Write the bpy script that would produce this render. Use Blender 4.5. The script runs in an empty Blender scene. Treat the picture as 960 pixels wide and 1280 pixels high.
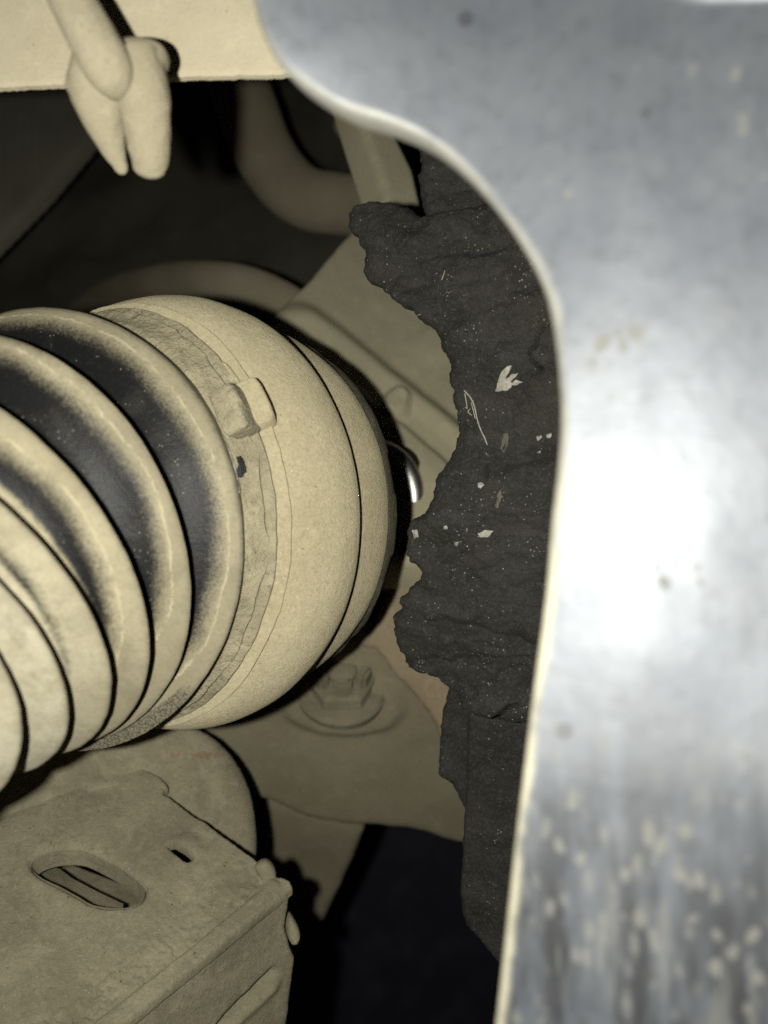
import bpy, bmesh, math, random
import numpy as np
from mathutils import Vector, Matrix
from mathutils.kdtree import KDTree

random.seed(4)
rng = np.random.default_rng(4)
R = math.radians
scene = bpy.context.scene
C = scene.collection

# ------------------------------------------------------------------ camera, world, flash, exposure
F = 1000.0                  # focal length of the phone lens in photo pixels (960 wide)
Z0 = 0.40                   # height of the lens above the ground
cam_data = bpy.data.cameras.new('camera')
cam = bpy.data.objects.new('camera', cam_data)
C.objects.link(cam)
cam.location = (0, 0, Z0)
cam.rotation_euler = (R(90), 0, 0)
cam_data.sensor_fit = 'HORIZONTAL'
cam_data.sensor_width = 36.0
cam_data.lens = 36.0 * F / 960.0
cam_data.clip_start = 0.005
cam_data.clip_end = 20
cam_data.dof.use_dof = True
cam_data.dof.focus_distance = 0.203
cam_data.dof.aperture_fstop = (cam_data.lens / 1000) / 0.0025
scene.camera = cam

world = bpy.data.worlds.new('World')
scene.world = world
world.use_nodes = True
world.node_tree.nodes['Background'].inputs[0].default_value = (0.35, 0.38, 0.6, 1)
world.node_tree.nodes['Background'].inputs[1].default_value = 0.004

flash_data = bpy.data.lights.new('phone_flash', 'AREA')
flash_data.shape = 'DISK'
flash_data.size = 0.0045
flash_data.energy = 0.60
flash_data.color = (1.0, 0.99, 0.895)
flash = bpy.data.objects.new('phone_flash', flash_data)
C.objects.link(flash)
flash.location = (-0.018, -0.001, Z0)
flash.rotation_euler = (R(90), 0, 0)

scene.view_settings.view_transform = 'Standard'
scene.view_settings.look = 'None'
scene.view_settings.exposure = 0.0
scene.view_settings.gamma = 1.0
scene.view_settings.use_curve_mapping = False
scene.render.engine = 'CYCLES'
scene.cycles.max_bounces = 5
scene.cycles.diffuse_bounces = 3
scene.cycles.use_denoising = False      # the grain of dust and sensor stays


# ------------------------------------------------------------------ helpers
def ray(px, py):
    px = np.asarray(px, float); py = np.asarray(py, float)
    return np.stack([(px - 480) / F, np.ones_like(px), (640 - py) / F], -1)

def P(px, py, d):
    v = ray(px, py) * np.asarray(d, float)[..., None]
    v[..., 2] += Z0
    return v

def V(px, py, d):
    return Vector(P(px, py, d))

class Plane:
    """a plane through three photographed points, each given with its distance"""
    def __init__(self, a, b, c):
        A, B, D = (ray(q[0], q[1]) * q[2] for q in (a, b, c))
        n = np.cross(B - A, D - A); n /= np.linalg.norm(n)
        if n[1] > 0: n = -n                       # towards the lens
        self.n, self.k = n, float(n @ A)
    def depth(self, px, py):
        return self.k / (ray(px, py) @ self.n)

def facing(px, py, d, n):
    p = Plane((0, 0, 1), (1, 0, 1), (0, 1, 1))
    n = np.array(n, float); n /= np.linalg.norm(n)
    p.n = n; p.k = float(n @ (ray(px, py) * d))
    return p

_T = rng.random((256, 256))
def vnoise(x, y):
    x = np.asarray(x, float); y = np.asarray(y, float)
    xi = np.floor(x).astype(int); yi = np.floor(y).astype(int)
    fx = x - xi; fy = y - yi
    fx = fx * fx * (3 - 2 * fx); fy = fy * fy * (3 - 2 * fy)
    a = _T[xi & 255, yi & 255]; b = _T[(xi + 1) & 255, yi & 255]
    c = _T[xi & 255, (yi + 1) & 255]; d = _T[(xi + 1) & 255, (yi + 1) & 255]
    return (a * (1 - fx) + b * fx) * (1 - fy) + (c * (1 - fx) + d * fx) * fy * 1.0

def fbm(x, y, octs=4, gain=.5):
    s = 0; a = 1; t = 0
    for i in range(octs):
        s = s + a * (vnoise(x * 2 ** i + 17.3 * i, y * 2 ** i + 5.1 * i) - .5); t += a; a *= gain
    return s / t * 2

def sstep(a, b, x):
    t = np.clip((np.asarray(x, float) - a) / (b - a), 0, 1)
    return t * t * (3 - 2 * t)

def link(name, verts, faces, mat, parent=None, smooth=True, sharp=40, attrs=None):
    me = bpy.data.meshes.new(name)
    me.from_pydata([tuple(v) for v in verts], [], [tuple(int(i) for i in f) for f in faces])
    me.update()
    if attrs:
        for k, arr in attrs.items():
            at = me.attributes.new(k, 'FLOAT', 'POINT')
            at.data.foreach_set('value', np.asarray(arr, np.float32))
    bm = bmesh.new(); bm.from_mesh(me)
    bmesh.ops.recalc_face_normals(bm, faces=bm.faces)
    bm.to_mesh(me); bm.free()
    if smooth:
        me.polygons.foreach_set('use_smooth', [True] * len(me.polygons))
        me.set_sharp_from_angle(angle=R(sharp))
    if mat: me.materials.append(mat)
    o = bpy.data.objects.new(name, me)
    C.objects.link(o)
    if parent is not None:
        o.parent = parent
        o.matrix_parent_inverse = parent.matrix_world.inverted()
    return o

def from_bm(name, bm, mat, parent=None, smooth=True, sharp=40):
    me = bpy.data.meshes.new(name); bm.normal_update(); bm.to_mesh(me); bm.free()
    if smooth:
        me.polygons.foreach_set('use_smooth', [True] * len(me.polygons))
        me.set_sharp_from_angle(angle=R(sharp))
    if mat: me.materials.append(mat)
    o = bpy.data.objects.new(name, me); C.objects.link(o)
    if parent is not None:
        o.parent = parent
        o.matrix_parent_inverse = parent.matrix_world.inverted()
    return o

def thing(name, label, cat, loc, group=None):
    o = bpy.data.objects.new(name, None); C.objects.link(o)
    o.empty_display_size = .01
    o.location = loc
    o['label'] = label; o['category'] = cat
    if group: o['group'] = group
    bpy.context.view_layer.update()
    return o

def tag(o, label, cat, group=None):
    o['label'] = label; o['category'] = cat
    if group: o['group'] = group
    return o

def dense(pts, step):
    pts = np.array(pts, float); out = []
    for a, b in zip(pts, np.roll(pts, -1, 0)):
        n = max(1, int(np.hypot(*(b - a)) / step))
        out.append(a + (b - a) * (np.arange(n) / n)[:, None])
    return np.concatenate(out)

def spline(pts, closed=True, sub=8):
    """Catmull-Rom through 2-d or n-d points"""
    p = np.array(pts, float); n = len(p); out = []
    rg = range(n) if closed else range(n - 1)
    for i in rg:
        g = (lambda j: p[j % n]) if closed else (lambda j: p[min(max(j, 0), n - 1)])
        p0, p1, p2, p3 = g(i - 1), g(i), g(i + 1), g(i + 2)
        for t in np.arange(sub) / sub:
            out.append(.5 * (2 * p1 + (p2 - p0) * t + (2 * p0 - 5 * p1 + 4 * p2 - p3) * t * t + (3 * p1 - p0 - 3 * p2 + p3) * t ** 3))
    if not closed: out.append(p[-1])
    return np.array(out)

def jagged(poly, amp, freq, seed=0, octs=4):
    """fractal unevenness along an outline, across its own direction"""
    q = dense(poly, 1.5)
    t = np.roll(q, -1, 0) - np.roll(q, 1, 0)
    nrm = np.stack([-t[:, 1], t[:, 0]], 1) / (np.hypot(t[:, 0], t[:, 1])[:, None] + 1e-9)
    a = fbm(q[:, 0] * freq + seed * 9.7, q[:, 1] * freq + seed * 3.3, octs, .62) * amp
    return q + nrm * a[:, None]

def nearest(pts, poly):
    """distance (positive inside), and the nearest point, for points against a closed outline"""
    q = dense(poly, .7)
    kd = KDTree(len(q))
    for i, c in enumerate(q): kd.insert((c[0], c[1], 0), i)
    kd.balance()
    r = [kd.find((p[0], p[1], 0)) for p in pts]
    dist = np.array([v[2] for v in r]); near = q[[v[1] for v in r]]
    A = q; B = np.roll(q, -1, 0)
    ys, inv = np.unique(pts[:, 1], return_inverse=True)
    inside = np.zeros(len(pts), bool)
    if len(ys) * 4 < len(pts):
        order = np.argsort(inv, kind='stable'); cut = np.searchsorted(inv[order], np.arange(len(ys) + 1))
        for k, y in enumerate(ys):
            m = (A[:, 1] > y) != (B[:, 1] > y)
            if not m.any(): continue
            xc = np.sort(A[m, 0] + (y - A[m, 1]) * (B[m, 0] - A[m, 0]) / (B[m, 1] - A[m, 1]))
            ii = order[cut[k]:cut[k + 1]]
            inside[ii] = (np.searchsorted(xc, pts[ii, 0]) % 2) == 1
    else:
        for t in range(0, len(pts), 4000):
            p = pts[t:t + 4000]
            cond = (A[:, 1] > p[:, None, 1]) != (B[:, 1] > p[:, None, 1])
            dy = B[:, 1] - A[:, 1]; dy = np.where(np.abs(dy) < 1e-12, 1e-12, dy)
            xs = A[:, 0] + (p[:, None, 1] - A[:, 1]) * (B[:, 0] - A[:, 0]) / dy
            inside[t:t + 4000] = ((cond & (p[:, None, 0] < xs)).sum(1) % 2) == 1
    return np.where(inside, dist, -dist), near

def grid_plate(name, outline, depth, thick, step, mat, parent=None, holes=(), relief=None, sharp=38, nrm=None, x_attr=True):
    """a sheet of real thickness cut to an outline; relief(px, py, sd) is metres away from the lens"""
    outline = np.array(outline, float)
    lo, hi = outline.min(0) - step, outline.max(0) + step
    xs = np.arange(lo[0], hi[0] + step, step); ys = np.arange(lo[1], hi[1] + step, step)
    X, Y = np.meshgrid(xs, ys)
    pts = np.stack([X.ravel(), Y.ravel()], 1)
    sd, near = nearest(pts, outline)
    for h in holes:
        s2, n2 = nearest(pts, np.array(h, float)); s2 = -s2
        m = s2 < sd
        sd = np.where(m, s2, sd); near = np.where(m[:, None], n2, near)
    W, H = len(xs), len(ys)
    ok = (sd > -.72 * step).reshape(H, W)
    cell = ok[:-1, :-1] & ok[1:, :-1] & ok[:-1, 1:] & ok[1:, 1:]
    idx = np.arange(H * W).reshape(H, W)
    f = np.stack([idx[:-1, :-1][cell], idx[:-1, 1:][cell], idx[1:, 1:][cell], idx[1:, :-1][cell]], 1)
    e = np.concatenate([f[:, [0, 1]], f[:, [1, 2]], f[:, [2, 3]], f[:, [3, 0]]])
    key = np.sort(e, 1); key = key[:, 0] * (H * W) + key[:, 1]
    u, inv, cnt = np.unique(key, return_inverse=True, return_counts=True)
    be = e[cnt[inv] == 1]
    bverts = np.unique(be)
    pts[bverts] = near[bverts]; sd[bverts] = 0
    used = np.unique(f); remap = -np.ones(H * W, int); remap[used] = np.arange(len(used))
    f = remap[f]; be = remap[be]; pts = pts[used]; sd = np.maximum(sd[used], 0)
    d = depth(pts[:, 0], pts[:, 1]) if callable(depth) else depth.depth(pts[:, 0], pts[:, 1])
    pos = P(pts[:, 0], pts[:, 1], d)
    if nrm is None: nrm = getattr(depth, 'n', np.array([0, -1, 0.]))
    nrm = np.array(nrm, float)
    if relief is not None:
        pos = pos - nrm * np.asarray(relief(pts[:, 0], pts[:, 1], sd), float)[:, None] * np.ones((len(pts), 1))
    n = len(pos)
    back = pos - nrm * thick
    b = np.unique(be)
    side = np.stack([be[:, 1], be[:, 0], be[:, 0] + n, be[:, 1] + n], 1)
    faces = np.concatenate([f, f[:, ::-1] + n, side])
    return link(name, np.concatenate([pos, back]), faces, mat, parent, sharp=sharp, attrs={'edge': np.concatenate([sd, sd * 0])})

def tube(name, path, rad, mat, parent=None, seg=28, sub=8, caps=True, wob=0, dome=0):
    """a round bar swept along world points; rad one number or one per path point"""
    p = np.array(path, float)
    r = np.full(len(p), rad) if np.isscalar(rad) else np.array(rad, float)
    q = spline(np.concatenate([p, r[:, None]], 1), False, sub)
    p, r = q[:, :3], q[:, 3]
    if dome:
        t = p[-1] - p[-2]; t /= np.linalg.norm(t)
        ext = [(p[-1] + t * dome * math.sin(a), r[-1] * math.cos(a)) for a in np.linspace(.2, 1.5, 7)]
        p = np.concatenate([p, [e[0] for e in ext]]); r = np.concatenate([r, [e[1] for e in ext]])
    T = np.gradient(p, axis=0); T /= np.linalg.norm(T, axis=1)[:, None]
    ref = np.array([.13, .31, .94]); up = ref - T[0] * (ref @ T[0]); up /= np.linalg.norm(up)
    verts = []
    a = np.arange(seg) / seg * 2 * math.pi
    for i in range(len(p)):
        up = up - T[i] * (up @ T[i]); up /= np.linalg.norm(up)
        w = np.cross(T[i], up)
        rr = r[i] * (1 + wob * fbm(np.cos(a) * 2 + i * .3, np.sin(a) * 2 + i * .17, 3))
        verts.append(p[i] + (np.cos(a)[:, None] * up + np.sin(a)[:, None] * w) * rr[:, None])
    n = len(p); verts = np.concatenate(verts)
    faces = [(i * seg + j, i * seg + (j + 1) % seg, (i + 1) * seg + (j + 1) % seg, (i + 1) * seg + j) for i in range(n - 1) for j in range(seg)]
    if caps: faces += [tuple(range(seg))[::-1], tuple(range((n - 1) * seg, n * seg))]
    return link(name, verts, faces, mat, parent)

def frame(n):
    n = np.array(n, float); n /= np.linalg.norm(n)
    u = np.cross(n, [0, 0, 1.]); u /= np.linalg.norm(u)
    return n, u, np.cross(n, u)          # angle 0 points right, 90 degrees points down

ORG = np.array([0, 0, Z0])
def lathe(name, c, n, prof, mat, parent=None, seg=192, fn=None, cap0=False, cap1=False, sharp=38, attrs=None):
    """prof: (s along the axis, radius); fn(s_index array, angle) -> (ds, dr)"""
    n, u, v = frame(n); a = np.arange(seg) / seg * 2 * math.pi
    rad = np.cos(a)[:, None] * u + np.sin(a)[:, None] * v
    verts = []
    for i, (s, r) in enumerate(prof):
        ds, dr = fn(i, s, a) if fn else (0, 0)
        verts.append(c + ORG + n * (s + ds * np.ones(seg))[:, None] + rad * (r + dr * np.ones(seg))[:, None])
    m = len(prof)
    faces = [(i * seg + j, i * seg + (j + 1) % seg, (i + 1) * seg + (j + 1) % seg, (i + 1) * seg + j) for i in range(m - 1) for j in range(seg)]
    if cap0: faces.append(tuple(range(seg)))
    if cap1: faces.append(tuple(range((m - 1) * seg, m * seg)))
    return link(name, np.concatenate(verts), faces, mat, parent, sharp=sharp)

# ------------------------------------------------------------------ materials
class N:
    def __init__(self, name):
        self.m = bpy.data.materials.new(name); self.m.use_nodes = True
        self.t = self.m.node_tree; self.b = self.t.nodes['Principled BSDF']
        self.co = self.t.nodes.new('ShaderNodeTexCoord').outputs['Object']
    def n(self, kind, **kw):
        x = self.t.nodes.new(kind)
        for k, v in kw.items(): setattr(x, k, v)
        return x
    def put(self, sock, v):
        if hasattr(v, 'is_linked') or isinstance(v, bpy.types.NodeSocket): self.t.links.new(v, sock)
        else: sock.default_value = v if not (isinstance(v, tuple) and len(v) == 3 and sock.type == 'RGBA') else (*v, 1)
    def noise(self, scale, detail=4, rough=.55, vec=None, dist=0):
        x = self.n('ShaderNodeTexNoise'); x.inputs['Scale'].default_value = scale
        x.inputs['Detail'].default_value = detail; x.inputs['Roughness'].default_value = rough; x.inputs['Distortion'].default_value = dist
        self.t.links.new(vec or self.co, x.inputs['Vector']); return x.outputs['Fac']
    def voro(self, scale, feature='F1', vec=None, rand=1):
        x = self.n('ShaderNodeTexVoronoi', feature=feature); x.inputs['Scale'].default_value = scale; x.inputs['Randomness'].default_value = rand
        self.t.links.new(vec or self.co, x.inputs['Vector']); return x
    def ramp(self, v, a, b, lo=0., hi=1.):
        x = self.n('ShaderNodeMapRange', interpolation_type='SMOOTHSTEP')
        self.put(x.inputs[0], v)
        for i, q in enumerate((a, b, lo, hi)): x.inputs[i + 1].default_value = q
        return x.outputs[0]
    def math(self, op, a, b=0.):
        x = self.n('ShaderNodeMath', operation=op); self.put(x.inputs[0], a); self.put(x.inputs[1], b); return x.outputs[0]
    def mix(self, f, a, b, mode='MIX'):
        x = self.n('ShaderNodeMix', data_type='RGBA', blend_type=mode)
        self.put(x.inputs[0], f); self.put(x.inputs[6], a); self.put(x.inputs[7], b); return x.outputs[2]
    def attr(self, name):
        x = self.n('ShaderNodeAttribute'); x.attribute_name = name; return x.outputs['Fac']
    def stretch(self, sx, sy, sz, rot=(0, 0, 0)):
        x = self.n('ShaderNodeMapping'); x.inputs['Scale'].default_value = (sx, sy, sz); x.inputs['Rotation'].default_value = rot
        self.t.links.new(self.co, x.inputs['Vector']); return x.outputs[0]
    def warp(self, vec, scale, amount):
        nz = self.n('ShaderNodeTexNoise'); nz.inputs['Scale'].default_value = scale; nz.inputs['Detail'].default_value = 4; self.t.links.new(self.co, nz.inputs['Vector'])
        sc = self.n('ShaderNodeVectorMath', operation='SCALE'); self.t.links.new(nz.outputs['Color'], sc.inputs[0]); sc.inputs['Scale'].default_value = amount
        ad = self.n('ShaderNodeVectorMath', operation='ADD'); self.t.links.new(vec, ad.inputs[0]); self.t.links.new(sc.outputs[0], ad.inputs[1]); return ad.outputs[0]
    def bump(self, h, strength, dist, prev=None):
        x = self.n('ShaderNodeBump'); x.inputs['Strength'].default_value = strength; x.inputs['Distance'].default_value = dist
        self.put(x.inputs['Height'], h)
        if prev is not None: self.t.links.new(prev, x.inputs['Normal'])
        return x.outputs[0]
    def out(self, color, rough, normal=None, metallic=None, spec=None):
        self.put(self.b.inputs['Base Color'], color); self.put(self.b.inputs['Roughness'], rough)
        if normal is not None: self.t.links.new(normal, self.b.inputs['Normal'])
        if metallic is not None: self.put(self.b.inputs['Metallic'], metallic)
        if spec is not None: self.put(self.b.inputs['Specular IOR Level'], spec)
        return self.m

def dusty(name, base, dark, light, grain=1.0, big=45, spots=.5, rust=0.0, streak=0.0, pits=0.0):
    m = N(name); m.b.inputs['Diffuse Roughness'].default_value = .22
    a = m.noise(big, 5, .6); b = m.noise(big * 5.5, 5, .65); g = m.noise(1500, 4, .8); g2 = m.noise(650, 4, .7)
    c = m.mix(m.ramp(a, .35, .68), dark, base)
    c = m.mix(m.ramp(b, .5, .78, 0, .75), c, light)
    c = m.mix(m.ramp(g, .44, .62, 0, .42 * grain), c, tuple(x * .55 for x in base))
    c = m.mix(m.ramp(g2, .53, .68, 0, .45 * grain), c, tuple(x * .62 for x in base))
    c = m.mix(m.ramp(g2, .30, .42, .35 * grain, 0), c, tuple(min(1, x * 1.2) for x in light))
    # small stuck grit: dark and pale
    v = m.voro(520); k = m.noise(190, 2)
    c = m.mix(m.math('MULTIPLY', m.ramp(v.outputs['Distance'], .10, .2, 1, 0), m.ramp(k, .58, .64, 0, spots)), c, tuple(x * .25 for x in base))
    v2 = m.voro(780, vec=m.stretch(1, 1, 1, (.4, .2, .7)))
    c = m.mix(m.math('MULTIPLY', m.ramp(v2.outputs['Distance'], .07, .20, 1, 0), m.ramp(m.noise(260, 4, .7), .40, .50, .55 * grain, 0)), c, tuple(min(1, x * 1.5) for x in light))
    if pits:
        pz = m.math('MULTIPLY', m.ramp(m.noise(620, 5, .8), .60, .68), m.ramp(m.noise(28, 3), .42, .6, .15, 1))
        c = m.mix(m.math('MULTIPLY', pz, pits), c, tuple(x * .3 for x in base))
        c = m.mix(m.math('MULTIPLY', m.ramp(m.noise(75, 6, .75, dist=.4), .50, .62), .28), c, tuple(min(1, x * 1.12) for x in light))
    if rust:
        rr = m.noise(70, 5, .7, dist=.6)
        c = m.mix(m.ramp(rr, .6, .7, 0, rust), c, (.30, .15, .07))
    if streak:
        s = m.noise(30, 4, .6, m.stretch(6, 1, .5))
        c = m.mix(m.ramp(s, .5, .75, 0, streak), c, light)
    n1 = m.bump(b, .25, .0012); n2 = m.bump(g, .6 * grain, .0007, m.bump(g2, .35 * grain, .0007, n1))
    return m.out(c, .93, n2, spec=.18)

M = {}
def rougher(m, v):
    m.node_tree.nodes['Principled BSDF'].inputs['Diffuse Roughness'].default_value = v; return m
M['dust'] = dusty('dust_on_steel', (.40, .35, .232), (.355, .31, .20), (.45, .40, .27), 1.0, 50)
rougher(M['dust'], .95)
M['dust_rod'] = dusty('dust_on_rod', (.33, .292, .205), (.29, .255, .175), (.37, .33, .235), .6, 60, .3)
M['dust_pale'] = dusty('pale_dust', (.50, .445, .32), (.46, .405, .285), (.56, .50, .36), .3, 40, .3)
M['dust_bracket'] = dusty('dust_on_bracket', (.33, .295, .20), (.23, .205, .138), (.40, .355, .248), 1.0, 42, .9, pits=.8)
M['dust_far'] = dusty('dust_far', (.44, .40, .275), (.39, .355, .24), (.50, .45, .315), .5, 30, .7)
M['dust_rust'] = dusty('dust_over_rust', (.33, .27, .18), (.29, .215, .14), (.38, .33, .23), .7, 45, .5, .45)
M['dust_arm'] = dusty('dust_on_arm', (.31, .275, .185), (.27, .235, .155), (.36, .32, .22), .6, 25, .6, .12)
M['dust_pipe'] = dusty('dust_on_pipe', (.34, .30, .21), (.29, .25, .17), (.38, .335, .24), .4, 20, .2)
M['ribbed_panel'] = dusty('dusty_ribbed_plastic', (.25, .235, .18), (.20, .188, .142), (.29, .27, .21), .5, 14, .3)
M['dark_panel'] = dusty('dusty_black_plastic', (.14, .132, .10), (.10, .095, .072), (.175, .16, .125), .5, 14, .3)

def clamp_mat():
    m = N('grimy_clamp_steel')
    a = m.noise(120, 6, .7); g = m.noise(1500, 4, .75); b = m.noise(420, 4, .7)
    m.b.inputs['Diffuse Roughness'].default_value = .22
    c = m.mix(m.ramp(a, .38, .66), (.275, .243, .163), (.375, .332, .223))
    c = m.mix(m.ramp(b, .52, .68, 0, .6), c, (.19, .165, .11))
    c = m.mix(m.ramp(g, .55, .75, 0, .5), c, (.42, .37, .24))
    n = m.bump(a, .6, .002); n = m.bump(b, .8, .0016, n); n = m.bump(g, .8, .0006, n)
    return m.out(c, .9, n, spec=.2)
M['clamp'] = clamp_mat()

def boot_mat():
    m = N('dusty_boot_rubber'); m.b.inputs['Diffuse Roughness'].default_value = .22
    f = m.attr('margin'); cl = m.attr('cake')
    w = m.noise(140, 5, .65); wf = m.noise(900, 4, .75); g = m.noise(1700, 4, .8); big = m.noise(38, 4, .6); ol = m.attr('pale')
    ff = m.math('ADD', f, m.math('MULTIPLY', m.math('SUBTRACT', w, .5), .06))
    ff = m.math('ADD', ff, m.math('MULTIPLY', m.math('SUBTRACT', wf, .5), .045))
    # rubber wiped clean, with a light film
    rub = m.mix(m.ramp(wf, .5, .8, 0, .25), (.009, .0091, .0096), (.06, .055, .043))
    rub = m.mix(m.ramp(w, .5, .8, 0, .25), rub, (.07, .064, .05))
    spk = m.voro(900)
    rub = m.mix(m.math('MULTIPLY', m.ramp(spk.outputs['Distance'], .06, .16, 1, 0), m.ramp(w, .5, .56, 0, .6)), rub, (.45, .4, .3))
    dust = m.mix(m.ramp(big, .35, .65), (.25, .22, .147), (.315, .28, .19))
    dust = m.mix(m.ramp(w, .48, .75, 0, .55), dust, (.25, .22, .145))
    dust = m.mix(m.ramp(m.noise(380, 5, .8), .47, .64, 0, .6), dust, (.22, .19, .125))
    dust = m.mix(m.math('MULTIPLY', ol, .75), dust, m.mix(m.ramp(w, .4, .7), (.42, .39, .295), (.30, .27, .19)))  # flash glare on the nearest ribs, painted in as a paler colour
    dust = m.mix(m.ramp(g, .42, .7, 0, .35), dust, (.16, .14, .09))
    dust = m.mix(m.ramp(m.noise(95, 6, .75, dist=.5), .48, .66, 0, .55), dust, (.19, .168, .115))
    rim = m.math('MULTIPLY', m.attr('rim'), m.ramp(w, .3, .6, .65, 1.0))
    dust = m.mix(rim, dust, m.mix(m.ramp(wf, .4, .65), (.165, .145, .10), (.11, .097, .068)))  # rounding shade at the rib edges, painted into the dust colour
    film = m.mix(m.ramp(m.math('ADD', ff, m.math('MULTIPLY', m.math('SUBTRACT', g, .5), .14)), -.035, .095), dust, rub)
    # the tide line where wiped rubber meets the caked dust
    line = m.math('MULTIPLY', m.ramp(ff, -.056, -.043), m.ramp(ff, -.040, -.020, 1, 0))
    line = m.math('MULTIPLY', line, m.ramp(m.noise(200, 5, .75), .40, .58, 0, 1))
    line = m.math('MULTIPLY', line, m.attr('tide'))
    c = m.mix(line, film, (.375, .332, .225))
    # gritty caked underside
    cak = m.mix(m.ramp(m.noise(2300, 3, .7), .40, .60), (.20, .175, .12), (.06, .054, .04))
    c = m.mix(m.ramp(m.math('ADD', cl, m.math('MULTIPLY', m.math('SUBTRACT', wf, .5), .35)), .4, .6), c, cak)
    dirty = m.ramp(ff, -.12, .10, 1, 0)
    rough = m.mix(dirty, (.46, .46, .46), (.93, .93, .93))
    n = m.bump(w, .15, .0008); n = m.bump(wf, .4, .00035, n); n = m.bump(g, .22, .00025, n)
    n = m.bump(line, .4, .0004, n)
    return m.out(c, rough, n, spec=.2)
M['boot'] = boot_mat()
M['grime'] = dusty('dark_greasy_grit', (.10, .088, .062), (.06, .054, .04), (.16, .14, .095), 1.5, 120)

def torn_mat():
    m = N('torn_black_rubber')
    st = m.stretch(1, 1, 2.2, (0, .25, 0))
    a = m.noise(60, 6, .65, st); b = m.noise(330, 6, .7); g = m.noise(1250, 4, .85)
    c = m.mix(m.ramp(a, .35, .7), (.022, .021, .0185), (.043, .041, .0365))
    c = m.mix(m.ramp(b, .5, .75, 0, .7), c, (.066, .062, .054))
    c = m.mix(m.ramp(g, .48, .72, 0, .6), c, (.105, .098, .083))
    c = m.mix(m.ramp(m.noise(45, 4, .6), .52, .72, 0, .35), c, (.055, .046, .035))
    sp = m.voro(900); k = m.noise(130, 4, .7)
    c = m.mix(m.math('MULTIPLY', m.ramp(sp.outputs['Distance'], .12, .24, 1, 0), m.ramp(k, .50, .62, 0, .9)), c, (.36, .33, .27))
    sp2 = m.voro(420, vec=m.stretch(1, 1, 1, (.5, 1, .3)))
    c = m.mix(m.math('MULTIPLY', m.ramp(sp2.outputs['Distance'], .035, .085, 1, 0), m.ramp(k, .42, .5, .9, 0)), c, (.6, .56, .45))
    cr = m.n('ShaderNodeTexVoronoi', feature='DISTANCE_TO_EDGE'); cr.inputs['Scale'].default_value = 75
    dv = m.n('ShaderNodeVectorMath', operation='ADD'); m.t.links.new(st, dv.inputs[0])
    nz = m.n('ShaderNodeTexNoise'); nz.inputs['Scale'].default_value = 90; nz.inputs['Detail'].default_value = 5; m.t.links.new(m.co, nz.inputs['Vector'])
    sc = m.n('ShaderNodeVectorMath', operation='SCALE'); m.t.links.new(nz.outputs['Color'], sc.inputs[0]); sc.inputs['Scale'].default_value = .03
    m.t.links.new(sc.outputs[0], dv.inputs[1]); m.t.links.new(dv.outputs[0], cr.inputs['Vector'])
    crk = m.ramp(cr.outputs['Distance'], 0, .03)
    n = m.bump(a, .28, .003); n = m.bump(b, .35, .0008, n); n = m.bump(crk, .15, .0006, n); n = m.bump(g, 1.0, .0010, n)
    return m.out(c, .8, n, spec=.35)
M['torn'] = torn_mat()

def plate_mat():
    m = N('scuffed_aluminium')
    e = m.attr('edge')
    a = m.noise(120, 5, .6); b = m.noise(330, 5, .65)
    st = m.noise(90, 4, .6, m.stretch(2.2, 1, .45, (0, .18, 0)))
    c = m.mix(m.ramp(a, .3, .7), (.092, .100, .117), (.112, .119, .133))
    c = m.mix(m.ramp(b, .45, .75, 0, .5), c, (.06, .063, .07))
    geo = m.n('ShaderNodeNewGeometry'); sx = m.n('ShaderNodeSeparateXYZ'); m.t.links.new(m.co, sx.inputs[0])
    low = m.ramp(sx.outputs['Z'], Z0 - .056, Z0 - .014, 1, 0)         # dried mud splash on the lower half
    c = m.mix(m.math('MULTIPLY', m.ramp(st, .36, .62), m.math('MULTIPLY', low, .95)), c, (.032, .033, .036))
    v = m.voro(300, vec=m.warp(m.stretch(1.3, 1, .8), 200, .004)); k = m.noise(60, 3)
    blot = m.math('MULTIPLY', m.ramp(v.outputs['Distance'], .22, .36, 1, 0), m.ramp(m.math('ADD', k, m.math('MULTIPLY', low, .14)), .60, .68))
    v3 = m.voro(330, vec=m.warp(m.stretch(1.5, 1, .55, (0, .2, 0)), 160, .004))
    blot2 = m.math('MULTIPLY', m.ramp(v3.outputs['Distance'], .12, .42, 1, 0), m.math('MULTIPLY', low, m.ramp(m.noise(120, 4, .7), .36, .56)))
    drip = m.math('MULTIPLY', m.ramp(m.noise(170, 3, .6, m.stretch(2.4, 1, .28, (0, .16, 0))), .58, .70), m.math('MULTIPLY', low, .55))
    blot2 = m.math('MAXIMUM', blot2, drip)
    blot = m.math('MAXIMUM', blot, blot2)
    edge = m.ramp(m.math('ADD', e, m.math('MULTIPLY', m.math('SUBTRACT', m.noise(120, 4, .6), .5), 26.)), 2, 16, 1, 0)
    edge = m.math('MULTIPLY', edge, m.ramp(sx.outputs['Z'], Z0 - .02, Z0 + .02, 1, .4))
    mud = m.math('MAXIMUM', m.math('MULTIPLY', blot, .85), m.math('MULTIPLY', edge, .9))
    c = m.mix(m.math('MULTIPLY', blot, .85), c, (.125, .123, .112))
    c = m.mix(m.math('MULTIPLY', edge, .9), c, (.36, .335, .25))
    v2 = m.voro(85, vec=m.stretch(1, 1, 1, (.2, .9, .1)))
    pit = m.ramp(v2.outputs['Distance'], .07, .11, 1, 0)
    c = m.mix(m.math('MULTIPLY', pit, .8), c, (.05, .05, .055))
    met = m.math('MULTIPLY', m.math('SUBTRACT', 1., mud), .27)
    rough = m.ramp(st, .3, .7, .44, .51)
    rough = m.math('ADD', rough, m.math('MULTIPLY', mud, .4))
    n = m.bump(a, .05, .001); n = m.bump(b, .08, .0002, n)
    return m.out(c, rough, n, metallic=met)
M['plate'] = plate_mat()

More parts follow.
